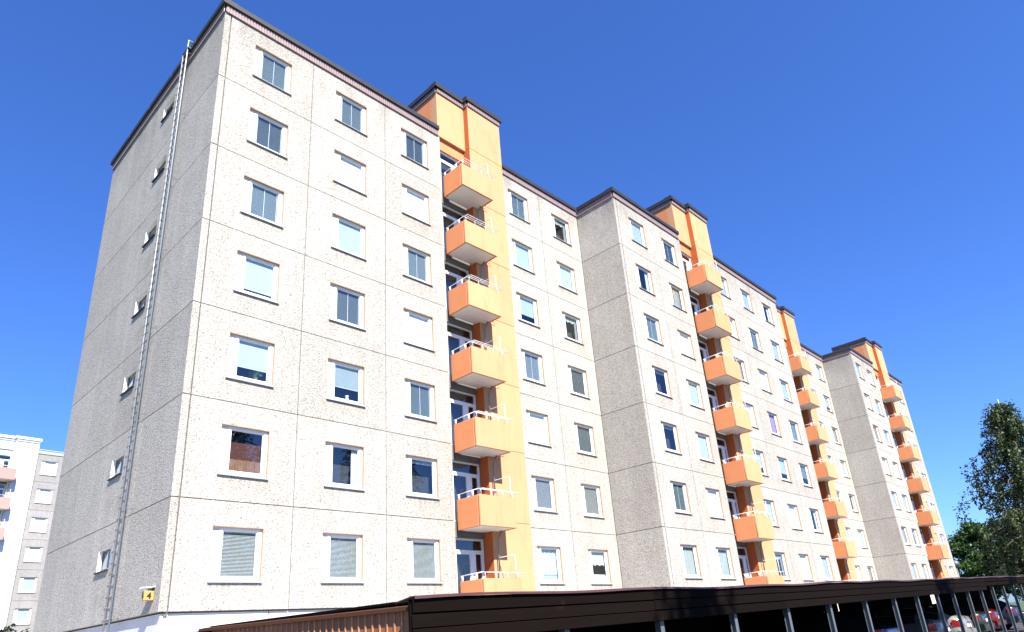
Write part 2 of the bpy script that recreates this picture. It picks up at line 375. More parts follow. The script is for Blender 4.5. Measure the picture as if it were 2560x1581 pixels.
def window(root, x, y, z, kind):
    o = put(ME_FRAME, 'window', root, (x, y, z))
    put(ME_PANE, 'pane', o); put(ME_VENT, 'vent_panel', o); put(ME_REVEAL, 'reveal', o); put(ME_SILL, 'sill', o)
    for n, me in COV[kind]: put(me, n, o)
    return o
# balcony, local origin at recess edge x, facade y, storey z
BW = 1.78; BD = 1.19
def balcony_meshes(side, front, soffit='soffit'):
    d = {}
    d['balcony'] = MB().box(.075, BW-.075, -BD+.085, -.004, -.315, -.15).mesh('balcony', soffit)
    d['front_panel'] = MB().bbox(0, BW, -BD, -BD+.08, -.33, .75, .012).mesh('front_panel', front)
    mb = MB(); mb.bbox(0, .07, -BD+.115, -.006, -.33, .74, .01); d['side_panel'] = mb.mesh('side_panel', side)
    mb = MB(); mb.bbox(BW-.07, BW, -BD+.105, -.295, -.33, .74, .01); d['side_panel2'] = mb.mesh('side_panel', side)
    mb = MB()
    r = .0095
    mb.tube([(.04, .0, .93), (.04, -BD+.07, .95)], .016, 6)
    for y, z in ((-BD-.02, .93), (-BD+.1, .95), (-BD-.14, .92)): mb.tube([(.02, y, z), (BW+.12, y, z)], r, 6)
    for x in (.03, .62, BW-.08, BW+.11): mb.tube([(x, -BD-.14, .92), (x, -BD+.1, .95)], r*.9, 6)
    for x in (.12, .62, 1.2, BW-.1): mb.tube([(x, -BD+.04, .74), (x, -BD+.06, .94)], r, 6)
    for y in (-.08, -.8): mb.box(.028, .052, y-.045, y+.045, .735, .925)
    d['handrail'] = mb.mesh('handrail', 'rail', True)
    mb = MB(); x = BW-.16
    mb.tube([(x, -BD+.06, .74), (x, -BD+.06, 1.55), (x, -.38, 1.55), (x, -.33, 1.62)], .015, 6)
    d['drying_frame'] = mb.mesh('drying_frame', 'rail', True)
    mb = MB(); x = BW-.22
    mb.tube([(x+.1, -.5, 2.49), (x-.03, -.42, 2.16), (x-.03, -.42, 1.05)], .028, 8); mb.tube([(x-.03, -.42, 1.05), (x-.03, -.42, -.14)], .033, 8)
    d['drain_pipe'] = mb.mesh('drain_pipe', 'pipe', True)
    return d
def balcony(root, d, x, y, z, top=False):
    o = put(d['balcony'], 'balcony', root, (x, y, z))
    for k in ('front_panel', 'side_panel', 'side_panel2', 'handrail', 'drying_frame'): put(d[k], k.rstrip('2'), o)
    if not top: put(d['drain_pipe'], 'drain_pipe', o)
def door_meshes(w):
    h = 2.36; d = {}
    mb = MB(); ring(mb, 0, w, 0, h, .07, 0, .07)
    mb.box(.07, w-.07, 0, .07, 1.88, 1.95); mb.box(.86, 1.0, 0, .07, .07, 1.88)
    ring(mb, .07, .86, .07, 1.88, .075, -.012, .05); ring(mb, 1.0, w-.07, .07, 1.88, .06, -.012, .05)
    mb.tube([(.83, -.05, .95), (.83, -.05, 1.1)], .012, 6)
    d['balcony_door'] = mb.mesh('balcony_door', 'white')
    d['pane'] = [MB().quad((a, .03, c), (b, .03, c), (b, .03, e), (a, .03, e)).mesh('pane', 'glass') for a, b, c, e in ((.13, .80, .13, 1.82), (1.05, w-.12, .13, 1.82), (.07, w-.07, 1.95, h-.07))]
    return d
def door(root, d, x, y, z):
    o = put(d['balcony_door'], 'balcony_door', root, (x, y, z))
    for me in d['pane']: put(me, 'pane', o)
def fascia_run(root, p0, p1, z0, zp, zc, outward, mat='fascia', ext=(0, 0), capd=.13, dz=0.0, capm='cap'):
    """ribbed sheet band with a dark metal cap along p0->p1 (2D), outward = 2D normal"""
    p0 = Vector(p0); p1 = Vector(p1); d = (p1-p0); L = d.length; d.normalize(); n = Vector(outward)
    mb = MB(); pitch = .105; k = max(1, round(L/pitch)); pitch = L/k
    prof = []
    for i in range(k): prof += [(i*pitch, .035), (i*pitch+.018, .035), (i*pitch+.022, .06), (i*pitch+pitch-.006, .06)]
    prof.append((L, .035))
    vs = []; fs = []
    for s_, o_ in prof:
        q = p0+d*s_+n*o_; vs += [(q.x, q.y, z0), (q.x, q.y, zp)]
    for i in range(len(prof)-1): fs.append((2*i, 2*i+2, 2*i+3, 2*i+1))
    mb.add(vs, fs)
    a, b = p0+n*.0, p1+n*.0; c, e = p1+n*.06, p0+n*.06
    mb.add([(a.x, a.y, z0), (b.x, b.y, z0), (c.x, c.y, z0), (e.x, e.y, z0)], [(0, 1, 2, 3)])
    put(mb.mesh('fascia', mat), 'fascia', root)
    mb = MB(); a, b = p0-d*ext[0], p1+d*ext[1]
    ps = []
    for z in (zp-dz, zc-.03, zc):
        o_ = capd if z < zc-.001 else capd-.05
        for q, oo in ((a, -.35), (b, -.35), (b, o_), (a, o_)):
            r_ = q+n*oo; ps.append((r_.x, r_.y, z))
    fs = [(3, 2, 1, 0), (8, 9, 10, 11)]
    for r_ in range(2):
        for i in range(4): j = (i+1) % 4; fs.append((r_*4+i, r_*4+j, r_*4+4+j, r_*4+4+i))
    mb.add(ps, fs)
    # standing seams of the cap sheets
    m_ = int(L/2.4)
    for i in range(1, m_+1):
        q = p0+d*(i*L/(m_+1)); s1 = q+n*(capd+.006); s0 = q+n*(capd-.02)
        mb.add([(s0.x-d.x*.012, s0.y-d.y*.012, zp-.004), (s1.x-d.x*.012, s1.y-d.y*.012, zp-.004), (s1.x+d.x*.012, s1.y+d.y*.012, zp-.004), (s0.x+d.x*.012, s0.y+d.y*.012, zp-.004),
                (s0.x-d.x*.012, s0.y-d.y*.012, zc+.012), (s1.x-d.x*.012, s1.y-d.y*.012, zc+.012), (s1.x+d.x*.012, s1.y+d.y*.012, zc+.012), (s0.x+d.x*.012, s0.y+d.y*.012, zc+.012)],
               [(0, 1, 5, 4), (1, 2, 6, 5), (2, 3, 7, 6), (4, 5, 6, 7)])
    put(mb.mesh('eaves_cap', capm), 'eaves_cap', root)
J = .024; TH = .12; ROOF = 7*H
def facade(root, y, segs, mat, z_off=0, rows=7):
    """segs: (x0, x1, window_x or None, [kinds top to bottom])"""
    for x0, x1, wx, kinds in segs:
        if wx is None: me = solid_panel(x1-x0-J, H-J, TH, mat)
        else: me = hole_panel(x1-x0-J, H-J, wx-x0-J/2, WZ-J/2, WW, WH, TH, mat)
        for k in range(rows):
            put(me, 'wall_panel', root, (x0+J/2, y, z_off+k*H+J/2))
            if wx is not None: window(root, wx, y, z_off+k*H+WZ, kinds[rows-1-k])
def tower(root, y, xr, x1, x2, bal, doorm, slab_mat, lint_mat, depth, bx, z_off=0, rows=7, zbot=-3.0, fascia='fascia', ztop=22.1, capm='cap', side_mat='pier_side'):
    """recess xr..x1 with balconies, pier x1..x2, roof house above"""
    yf = y-.28
    zj = [zbot]+[z_off+k*H+.06 for k in range(0, rows+1)]+[z_off+ztop]
    for a, b in zip(zj[:-1], zj[1:]):
        put(MB().bbox(x1, x2, yf, y+.45, a+.006, b-.006, .008).mesh('pier_panel', slab_mat), 'pier_panel', root)
        put(MB().box(x1-.012, x1+.004, yf+.012, y+.44, a+.012, b-.012).mesh('pier_side', side_mat), 'pier_side', root)
    put(MB().box(x1+.02, x2-.02, yf+.03, y+.44, zbot+.1, z_off+ztop-.02).mesh('pier_core', 'joint'), 'pier_core', root)
    put(MB().bbox(xr-.1, x1-.004, y, y+.4, z_off+ROOF+.03, z_off+ztop, .01).mesh('roof_house_wall', slab_mat), 'roof_house_wall', root)
    put(MB().bbox(xr-.1, xr+.3, y+.404, y+depth, z_off+ROOF+.03, z_off+ztop, .01).mesh('roof_house_wall', lint_mat), 'roof_house_wall', root)
    put(MB().box(xr+.31, x2-.05, y+.455, y+depth-.02, z_off+ROOF+.03, z_off+ztop+.15).mesh('roof_house_core', slab_mat), 'roof_house_core', root)
    for k in range(rows):
        z = z_off+k*H
        balcony(root, bal, bx, y, z, k == rows-1)
        door(root, doorm, xr+.03, y+.2, z-.1)
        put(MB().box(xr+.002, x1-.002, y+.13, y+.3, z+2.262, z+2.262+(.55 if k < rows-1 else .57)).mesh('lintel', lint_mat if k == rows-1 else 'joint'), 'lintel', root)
    zt = z_off+ztop
    fascia_run(root, (xr-.1, y), (x1-.06, y), zt-.02, zt+.22, zt+.48, (0, -1), fascia, (.12, -.075), .13, 0, capm)
    fascia_run(root, (x1, y-.0), (x1, yf), zt-.021, zt+.223, zt+.476, (-1, 0), fascia, (-.14, .112), .118, .003, capm)
    fascia_run(root, (x1, yf), (x2, yf), zt-.02, zt+.22, zt+.484, (0, -1), fascia, (.113, .12), .12, 0, capm)
    fascia_run(root, (xr-.1, y+depth), (xr-.1, y), zt-.021, zt+.223, zt+.474, (-1, 0), fascia, (0, .126), .124, .003, capm)
# ------------------------------------------------------------------ the long apartment building
rb = thing('apartment_building', 'long staggered seven storey block of pale washed concrete with orange balcony towers', 'building', (0, 0, GZ))
ROOTZ = -GZ
_put = put
def put(me, name, parent=None, loc=(0, 0, 0), rot=(0, 0, 0)):
    if parent is rb or (parent is not None and parent.get('z_shift')): loc = (loc[0], loc[1], loc[2]+ROOTZ)
    return _put(me, name, parent, loc, rot)
yB = -2.412; XB = 19.16; XE = 38.5; XD = 53.4; XF = 67.7; W = 11.2
bal = balcony_meshes('orange', 'slab')
K = {  # rows top to bottom
 'A1': ['B', 'D', 'B', 'L8', 'L6', 'R', 'G'], 'A2': ['B', 'W', 'L', 'D', 'G6', 'O', 'G'], 'A3': ['D', 'W', 'B', 'W', 'D', 'N', 'G'],
 'A4': ['B', 'L', 'L6', 'B', 'W', 'G', 'T'], 'A5': ['X', 'L', 'X', 'Y', 'Y', 'G', 'V'],
 'B1': ['L8', 'O', 'B', 'N', 'N', 'D', 'Z'], 'B2': ['D', 'C', 'W', 'L', 'L', 'W', 'Z'],
 'B3': ['L', 'W', 'C', 'W', 'L6', 'L', 'X'], 'B4': ['L', 'B', 'W', 'P', 'L6', 'W', 'W'], 'B5': ['O', 'L', 'L8', 'B', 'B6', 'O', 'L'],
 'C1': ['L', 'W', 'C', 'W', 'B', 'L', 'W'], 'C2': ['L', 'L6', 'C', 'L', 'O', 'L', 'C'],
 'D1': ['L', 'W', 'C', 'W', 'L', 'C', 'L'], 'D2': ['W', 'L', 'L', 'W', 'L', 'O', 'L'], 'D3': ['W', 'L', 'W', 'L', 'W', 'L', 'C'], 'D4': ['L', 'W', 'L', 'C', 'W', 'L', 'W'],
}
facade(rb, 0, [(.226, 3.40, 1.13, K['A1']), (3.40, 6.67, 4.38, K['A2']), (6.67, 9.6, 7.47, K['A3']), (13.2, 16.05, 13.80, K['A4']), (16.05, XB, 16.98, K['A5'])], 'agg')
facade(rb, yB, [(XB+.226, 22.55, 20.37, K['B1']), (22.55, 25.62, 23.50, K['B2']), (29.1, 31.7, 29.66, K['B3']), (31.7, 35.0, 32.84, K['B4']), (35.0, XE, 35.98, K['B5'])], 'agg')
facade(rb, 0, [(XE+.3, 41.4, None, []), (41.4, 44.4, None, []), (47.98, 50.6, 48.42, K['C1']), (50.6, XD, 51.42, K['C2'])], 'agg')
facade(rb, yB, [(XD+.226, 56.2, 54.05, K['D1']), (56.2, 59.2, 56.85, K['D2']), (62.7, 64.9, 63.0, K['D3']), (64.9, XF, 65.42, K['D4'])], 'agg')
# end wall and the stepped side walls: panels 0.21 thick standing in the x plane
def side_wall(x, y0, y1, zs, windows=()):
    n = len(zs)-1
    for k in range(n):
        put(MB().bbox(0, .202, y0+.002, y1-.002, 0, zs[k+1]-zs[k]-J, .003).mesh('wall_panel', 'agg'), 'wall_panel', rb, (x, 0, zs[k]+J/2))
ZS = [k*H for k in range(8)]
for a, b in ((0, 2.88), (5.75, 8.4), (8.4, W)): side_wall(0, a, b, ZS)
side_wall(XB, yB, -.012, ZS); side_wall(XD, yB, -.012, ZS)
# end wall panels with the small stair windows
gy0, gy1, gzz0, gzz1 = 4.12, 5.2, 1.5, 2.13
me = hole_panel(5.75-2.88-J, H-J, gy0-2.88-J/2, gzz0-J/2, gy1-gy0, gzz1-gzz0, .202, 'agg')
mb = MB(); ring(mb, 0, gy1-gy0, 0, gzz1-gzz0, .035, .105, .16); ME_SW = mb.mesh('window', 'pipe')
ME_SWP = MB().quad((.03, .13, .03), (gy1-gy0-.03, .13, .03), (gy1-gy0-.03, .13, gzz1-gzz0-.03), (.03, .13, gzz1-gzz0-.03)).mesh('pane', 'glass')
mb = MB(); mb.box(-.02, gy1-gy0+.02, -.06, .13, -.05, -.015); ME_SWS = mb.mesh('sill', 'cap')
mb = MB(); mb.box(0, .012, .004, .13, 0, gzz1-gzz0); mb.box(gy1-gy0-.012, gy1-gy0, .004, .13, 0, gzz1-gzz0); mb = MB(); ring(mb, 0, gy1-gy0, 0, gzz1-gzz0, .012, .004, .104); ME_SWR = mb.mesh('reveal', 'white')
mb = MB(); mb.quad((0, .3, -.2), (gy1-gy0, .3, -.2), (gy1-gy0, .3, .25), (0, .3, .25)); ME_SWC = mb.mesh('curtain', 'lace')
RZ = (0, 0, -math.pi/2)   # local +x runs to -y, local +y runs to +x
for k in range(7):
    put(me, 'wall_panel', rb, (0, 5.75-.004, k*H+J/2), RZ).scale = (1, 1, 1)
# the opening is mirrored by the turn: rebuild the panel with the opening measured from its far edge
me2 = hole_panel(5.75-2.88-.008, H-J, 5.75-gy1-.004, gzz0-J/2, gy1-gy0, gzz1-gzz0, .202, 'agg')
for o in [c for c in rb.children if c.data == me]: o.data = me2
for k in range(7):
    o = put(ME_SW, 'window', rb, (0, gy1, k*H+gzz0), RZ)
    for mm, nm in ((ME_SWP, 'pane'), (ME_SWS, 'sill'), (ME_SWR, 'reveal')): put(mm, nm, o)
# near-black boxes behind the panels, standing in for unlit rooms
def core(x0, x1, y0, y1, z1=ROOF): put(MB().box(x0, x1, y0, y1, GZ+.02, z1).mesh('dark_room_backing', 'dark'), 'dark_room_backing', rb)
core(.42, 9.58, .5, W-.1); core(9.58, 13.3, .47, W-.1); core(13.3, XB+.3, .5, W-.1)
core(XB+.42, 25.6, yB+.5, W-.2); core(25.6, 29.2, yB+.47, W-.2); core(29.2, XE-.25, yB+.5, W-.2)
core(XE-.25, 44.3, .5, W-.1); core(44.3, 48.1, .47, W-.1); core(48.1, XD+.3, .5, W-.1)
core(XD+.42, 59.2, yB+.5, W-.2); core(59.2, 62.8, yB+.47, W-.2); core(62.8, XF-.25, yB+.5, W-.2)
# blank right-hand ends
for x, y0, y1 in ((XE, yB, 2.9), (XF, yB, 2.9), (XF, 2.9, W)):
    for k in range(7): put(MB().bbox(-.2, 0, y0+J/2+.13, y1-J/2, J/2, H-J/2, .012).mesh('wall_panel', 'agg'), 'wall_panel', rb, (x, 0, k*H))
# thin backing strips of joint colour right behind the panels
for x0, x1, y in ((.23, 9.55, 0), (13.25, XB-.01, 0), (XB+.23, 25.55, yB), (29.15, XE-.25, yB), (XE+.3, 44.35, 0), (48.0, XD-.01, 0), (XD+.23, 59.15, yB), (62.75, XF-.25, yB)):
    mb = MB()
    for k in range(8): mb.box(x0, x1, y+TH-.02, y+TH+.06, k*H-.09, k*H+.09)
    put(mb.mesh('joint_seal', 'joint'), 'joint_seal', rb)
mb = MB()
for k in range(8): mb.box(.15, .24, .05, W-.05, k*H-.09, k*H+.09)
for y in (2.88, 5.75, 8.4): mb.box(.151, .238, y-.08, y+.08, .1, ROOF)
put(mb.mesh('joint_seal', 'joint'), 'joint_seal', rb)
for x in (XB, XD):
    mb = MB()
    for k in range(8): mb.box(x+.15, x+.24, yB+.05, -.03, k*H-.09, k*H+.09)
    put(mb.mesh('joint_seal', 'joint'), 'joint_seal', rb)
# plinth
def plinth(x0, x1, y0, y1): put(MB().box(x0, x1, y0, y1, GZ+.03, -.03).mesh('plinth', 'plinth'), 'plinth', rb)
plinth(.09, 2.86, .09, .45)
plinth(2.884, 9.55, .09, .45); plinth(13.25, XB-.01, .09, .45); plinth(XB+.09, 25.55, yB+.09, yB+.45); plinth(29.15, XE-.1, yB+.09, yB+.45)
plinth(48.0, XD, .09, .45); plinth(XD+.09, 59.2, yB+.09, yB+.45); plinth(62.8, XF-.1, yB+.09, yB+.45)
for a, b in ((.454, 2.87), (2.884, 5.74), (5.754, 8.39), (8.404, W)): plinth(.09, .41, a, b)
plinth(XB+.09, XB+.41, yB+.454, .05); plinth(XD+.09, XD+.41, yB+.454, .05)
# towers
for (y, xr, x1, x2, dp) in ((0, 9.6, 11.14, 13.22, 3.0), (yB, 25.62, 27.05, 29.12, 3.0), (0, 44.4, 46.05, 48.0, 3.0), (yB, 59.2, 60.8, 62.72, 3.0)):
    tower(rb, y, xr, x1, x2, bal, door_meshes(x1-xr-.06), 'slab', 'orange', dp, xr+.12, 0, 7, GZ+.02)
# eaves
zf, zp, zc = ROOF+.0, ROOF+.28, ROOF+.50
zf = ROOF-.02
fascia_run(rb, (0, 0), (9.5, 0), zf, zp, zc, (0, -1), 'fascia', (.13, 0))
fascia_run(rb, (0, W), (0, 0), zf, zp, zc-.004, (-1, 0), 'fascia', (.1, .126), .134, .003)
fascia_run(rb, (13.23, 0), (XB-.06, 0), zf, zp, zc, (0, -1), 'fascia', (0, -.07))
fascia_run(rb, (XB, 0), (XB, yB), zf, zp, zc-.004, (-1, 0), 'fascia', (-.14, .126), .134, .003)
fascia_run(rb, (XB, yB), (25.52, yB), zf, zp, zc, (0, -1), 'fascia', (.13, 0))
fascia_run(rb, (29.12, yB), (XE, yB), zf, zp, zc, (0, -1), 'fascia', (0, .13))
fascia_run(rb, (XE, yB), (XE, 0), zf, zp, zc-.004, (1, 0), 'fascia', (.126, -.14), .134, .003)
fascia_run(rb, (XE+.06, 0), (44.3, 0), zf, zp, zc, (0, -1), 'fascia', (-.07, 0))
fascia_run(rb, (48.0, 0), (XD-.06, 0), zf, zp, zc, (0, -1), 'fascia', (0, -.07))
fascia_run(rb, (XD, 0), (XD, yB), zf, zp, zc-.004, (-1, 0), 'fascia', (-.14, .126), .134, .003)
fascia_run(rb, (XD, yB), (59.1, yB), zf, zp, zc, (0, -1), 'fascia', (.13, 0))
fascia_run(rb, (62.72, yB), (XF, yB), zf, zp, zc, (0, -1), 'fascia', (0, .13))
fascia_run(rb, (XF, yB), (XF, W), zf, zp, zc-.004, (1, 0), 'fascia', (.126, .1), .134, .003)
for x0, x1, y0 in ((.02, XB+.2, .36), (XB+.25, XE-.1, yB+.36), (XE-.05, XD+.2, .36), (XD+.25, XF-.02, yB+.36)):
    put(MB().box(x0, x1, y0, W-.02, ROOF+.02, ROOF+.3).mesh('roof_deck', 'cap'), 'roof_deck', rb)
# ------------------------------------------------------------------ roof ladder on the end wall
ld = thing('wall_ladder', 'galvanised steel ladder fixed to the grey end wall, reaching above the roof', 'ladder', (-.2, 2.95, GZ))
y0l, y1l = -.2, .2
L0 = -GZ-2.2; L1 = -GZ+19.5
put(MB().tube([(0, y0l, L0), (0, y0l, L1), (.0, y0l, L1+.85), (.55, y0l-.03, L1+.86)], .028, 8).mesh('side_rail', 'ladder_steel', True), 'side_rail', ld)
put(MB().tube([(0, y1l, L0), (0, y1l, L1+.45)], .023, 8).mesh('side_rail', 'ladder_steel', True), 'side_rail', ld)
ME_RUNG = MB().tube([(0, y0l, 0), (0, y1l-.02, 0), (-.03, y1l+.03, -.01), (-.03, y1l+.035, -.06)], .013, 6).mesh('rung', 'rust', True)
ME_BR = MB().tube([(0, y0l, 0), (.2, y0l-.05, 0)], .012, 6).tube([(0, y1l, 0), (.2, y1l+.05, 0)], .012, 6).mesh('wall_bracket', 'galv', True)
k = 0
while L0+.15+k*.3 < L1+.4:
    put(ME_RUNG, 'rung', ld, (0, 0, L0+.15+k*.3)); k += 1
for k in range(8): put(ME_BR, 'wall_bracket', ld, (0, 0, -GZ+.15+k*H-.1*(k == 0)))
put(MB().box(-.02, .1, y0l-.1, y1l+.04, L1+.42, L1+.5).mesh('step_plate', 'cap'), 'step_plate', ld)
# ------------------------------------------------------------------ lit house number box
sg = thing('house_number_sign', 'yellow house number box reading 4 under a metal hood on the grey wall corner', 'sign', (-.11, .44, .30))
put(MB().bbox(-.125, .105, -.085, .085, 0, .225, .012).mesh('sign_box', 'sign_yellow'), 'sign_box', sg)
def digit4(name, parent, loc, rot, s):
    cu = bpy.data.curves.new(name, 'FONT'); cu.body = '4'; cu.size = s; cu.extrude = .002; cu.align_x = 'CENTER'; cu.offset = .006*s/.2
    o = bpy.data.objects.new(name, cu); COL.objects.link(o)
    dg = bpy.context.evaluated_depsgraph_get(); me = bpy.data.meshes.new_from_object(o.evaluated_get(dg)); bpy.data.objects.remove(o)
    me.materials.clear(); me.materials.append(MAT['ink']); r = _put(me, 'digit', parent, loc, rot); return r
digit4('digit', sg, (-.01, -.0875, .045), (math.pi/2, 0, 0), .2)
digit4('digit', sg, (-.1275, 0, .045), (math.pi/2, 0, -math.pi/2), .2)
put(MB().add([(-.20, -.12, .31), (.11, -.12, .335), (.11, .12, .335), (-.20, .12, .31), (-.20, -.12, .29), (.11, -.12, .315), (.11, .12, .315), (-.20, .12, .29)],
    [(0, 1, 2, 3), (7, 6, 5, 4), (0, 4, 5, 1), (2, 6, 7, 3), (0, 3, 7, 4), (1, 5, 6, 2)]).mesh('hood', 'rail'), 'hood', sg)
put(MB().tube([(.11, 0, .27), (-.01, 0, .27), (-.01, 0, .22)], .015, 6).box(.09, .11, -.05, .05, .18, .33).mesh('bracket', 'cap'), 'bracket', sg)
# ------------------------------------------------------------------ background block
rg = thing('apartment_building', 'distant white and grey block with salmon pink balconies behind the end wall', 'building', (9.35-.9, 61.0, -.17-3.0), .06)
rg['z_shift'] = 1
KB = [['W', 'W', 'W', 'W', 'L', 'L', 'L']]
bal2 = balcony_meshes('pink', 'pink')
facade(rg, 0, [(.42, 3.3, .9, KB[0]), (3.3, 6.6, 4.2, KB[0])], 'agg_bg')
tower(rg, 0, -3.25, -1.6, .4, bal2, door_meshes(1.59), 'slab_bg', 'slab_bg', 3.0, -3.1, 0, 7, -3.0, 'fascia_bg', 20.5, 'slab_bg', 'slab_bg')
facade(rg, 0, [(-6.5, -3.25, -5.6, KB[0])], 'agg_bg')
fascia_run(rg, (.42, 0), (6.6, 0), ROOF-.02, ROOF+.34, ROOF+.42, (0, -1), 'fascia_bg', (0, 0), .1, 0, 'fascia_bg')
fascia_run(rg, (-6.5, 0), (-3.35, 0), ROOF-.02, ROOF+.34, ROOF+.42, (0, -1), 'fascia_bg', (0, 0), .1, 0, 'fascia_bg')
put(MB().box(-6.4, 6.5, .5, 11, -3, ROOF+.2).mesh('dark_room_backing', 'dark'), 'dark_room_backing', rg)
put(MB().box(-6.4, 6.5, .1, .45, -2.98, -.03).mesh('plinth', 'plinth'), 'plinth', rg)
put(MB().box(6.6, 6.8, -.0, 11, -3, ROOF).mesh('end_wall', 'agg_bg'), 'end_wall', rg)
# ------------------------------------------------------------------ carports
CY = -12.12; CX0 = -1.84; CX1 = 25.6; SLOPE = .0165
def ctop(x): return -.72+SLOPE*(x-CX0)
def carport(x0, x1, rows_of_boards, label, endwall, depth=5.6, posts=()):
    r = thing('carport', label, 'carport', (x0, CY, gz(x0)))
    def P(me, name, loc=(0, 0, 0), rot=(0, 0, 0)): return _put(me, name, r, (loc[0]-x0, loc[1]-CY, loc[2]-gz(x0)), rot)
    ang = -math.atan(SLOPE); e0 = .36 if endwall else -.04
    # fascia boards
    nseg = max(1, round((x1-x0)/4.6)); sl_ = (x1-x0)/nseg
    for j in range(rows_of_boards):
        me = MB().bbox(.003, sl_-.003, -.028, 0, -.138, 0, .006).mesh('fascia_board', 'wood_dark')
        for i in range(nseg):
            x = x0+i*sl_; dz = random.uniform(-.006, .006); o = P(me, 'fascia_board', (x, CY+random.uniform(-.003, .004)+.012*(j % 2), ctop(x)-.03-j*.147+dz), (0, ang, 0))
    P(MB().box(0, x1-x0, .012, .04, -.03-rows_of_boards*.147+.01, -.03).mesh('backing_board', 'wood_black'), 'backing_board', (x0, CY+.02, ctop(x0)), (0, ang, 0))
    mb = MB(); n = 60
    for i in range(n):
        a, b = (x1-x0)*i/n, (x1-x0)*(i+1)/n
        za, zb = .012*math.sin(a*1.7)+.01*math.sin(a*.6), .012*math.sin(b*1.7)+.01*math.sin(b*.6)
        mb.add([(a, -.06, za-.03), (b, -.06, zb-.03), (b, -.055, zb), (a, -.055, za), (b, .12, zb+.012), (a, .12, za+.012)], [(0, 1, 2, 3), (3, 2, 4, 5)])
    P(mb.mesh('roof_edge', 'roof_red'), 'roof_edge', (x0, CY, ctop(x0)), (0, ang, 0))
    P(MB().add([(e0, .09, -.035), (x1-x0, .09, -.035), (x1-x0, depth+.1, .02), (e0, depth+.1, .02), (e0, .09, -.005), (x1-x0, .09, -.005), (x1-x0, depth+.1, .05), (e0, depth+.1, .05)],
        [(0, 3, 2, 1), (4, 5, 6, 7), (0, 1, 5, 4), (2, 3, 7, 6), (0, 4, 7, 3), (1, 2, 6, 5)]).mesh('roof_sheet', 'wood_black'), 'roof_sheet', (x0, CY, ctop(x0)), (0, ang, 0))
    # steel posts: small H section
    mb = MB(); hh = 1.9
    mb.box(-.05, .05, -.05, -.042, 0, hh); mb.box(-.05, .05, .042, .05, 0, hh); mb.box(-.004, .004, -.042, .042, 0, hh)
    me = mb.mesh('post', 'galv')
    for x in posts: P(me, 'post', (x, CY+.1, gz(x)))
    # rear boards with a gap or two
    bw = .19; x = x0+.05; i = 0
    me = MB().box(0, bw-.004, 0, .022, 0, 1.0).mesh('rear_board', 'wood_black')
    while x < x1-bw:
        g0 = gz(x)+.0; top = ctop(x)-.02
        if 40.4 < x+bw/2 < 41.55:
            o = P(me, 'rear_board', (x, CY+depth, g0)); o.scale = (1, 1, -1.33-g0)
        else:
            o = P(me, 'rear_board', (x, CY+depth, g0)); o.scale = (1, 1, top-g0)
        x += bw
    if endwall:
        n = 38; ww = 5.45/n; ex = x0+.34
        me = MB().bbox(0, .022, .0, ww+.012, 0, 2.12, .006).mesh('plank', 'wood_brown')
        me_b = MB().bbox(-.012, .006, ww-.016, ww+.014, 0, 2.12, .005).mesh('batten', 'wood_trim')
        for i in range(n):
            y = CY+.46+i*ww; h_ = ctop(x0)-.085+.10*i/n-gz(x0)
            o = P(me, 'plank', (ex, y, gz(x0)+h_-2.12)); 
            P(me_b, 'batten', (ex, y, gz(x0)+h_-2.12))
        P(MB().bbox(-.02, .05, -.05, .06, 0, 2.2, .008).mesh('corner_post', 'wood_trim'), 'corner_post', (ex, CY+.42, ctop(x0)-.06-2.2))
        zt = ctop(x0)-.07
        P(MB().add([(-.05, 0, -.045), (.06, 0, -.045), (.06, 5.6, .055), (-.05, 5.6, .055), (-.05, 0, .0), (.06, 0, .02), (.06, 5.6, .12), (-.05, 5.6, .10)],
            [(0, 3, 2, 1), (4, 5, 6, 7), (0, 1, 5, 4), (2, 3, 7, 6), (0, 4, 7, 3), (1, 2, 6, 5)]).mesh('barge_trim', 'trim_brown'), 'barge_trim', (ex, CY+.38, zt))
        P(MB().add([(0, 0, 0), (.4, 0, 0), (.4, .42, 0), (.1, .42, -.03), (0, 0, .012), (.4, 0, .012), (.4, .42, .012), (.1, .42, -.018)],
            [(0, 3, 2, 1), (4, 5, 6, 7), (0, 1, 5, 4), (2, 3, 7, 6), (0, 4, 7, 3), (1, 2, 6, 5)]).mesh('roof_flashing', 'roof_red'), 'roof_flashing', (x0-.02, CY-.03, ctop(x0)-.01))
        P(MB().box(0, .35, 0, .03, -.62, -.03).mesh('return_board', 'wood_black'), 'return_board', (x0, CY+.02, ctop(x0)))
    return r
pp = [CX0+d for d in (.5, 2.55, 4.8, 7.17, 9.42, 11.66, 14.01, 16.31, 18.45, 20.65, 22.7, 24.76, 26.9)]
carport(CX0, CX1, 3, 'long dark stained timber carport in front of the block with a brown plank end wall', True, posts=pp)
carport(CX1+.05, 57.0, 2, 'far shallower carport row of dark boards below the birch tree', False, posts=[CX0+d for d in (29.0, 31.15, 33.3, 35.2, 37.4, 39.7, 42.0, 44.3, 46.7, 49.0, 51.4, 53.8, 56.2)])
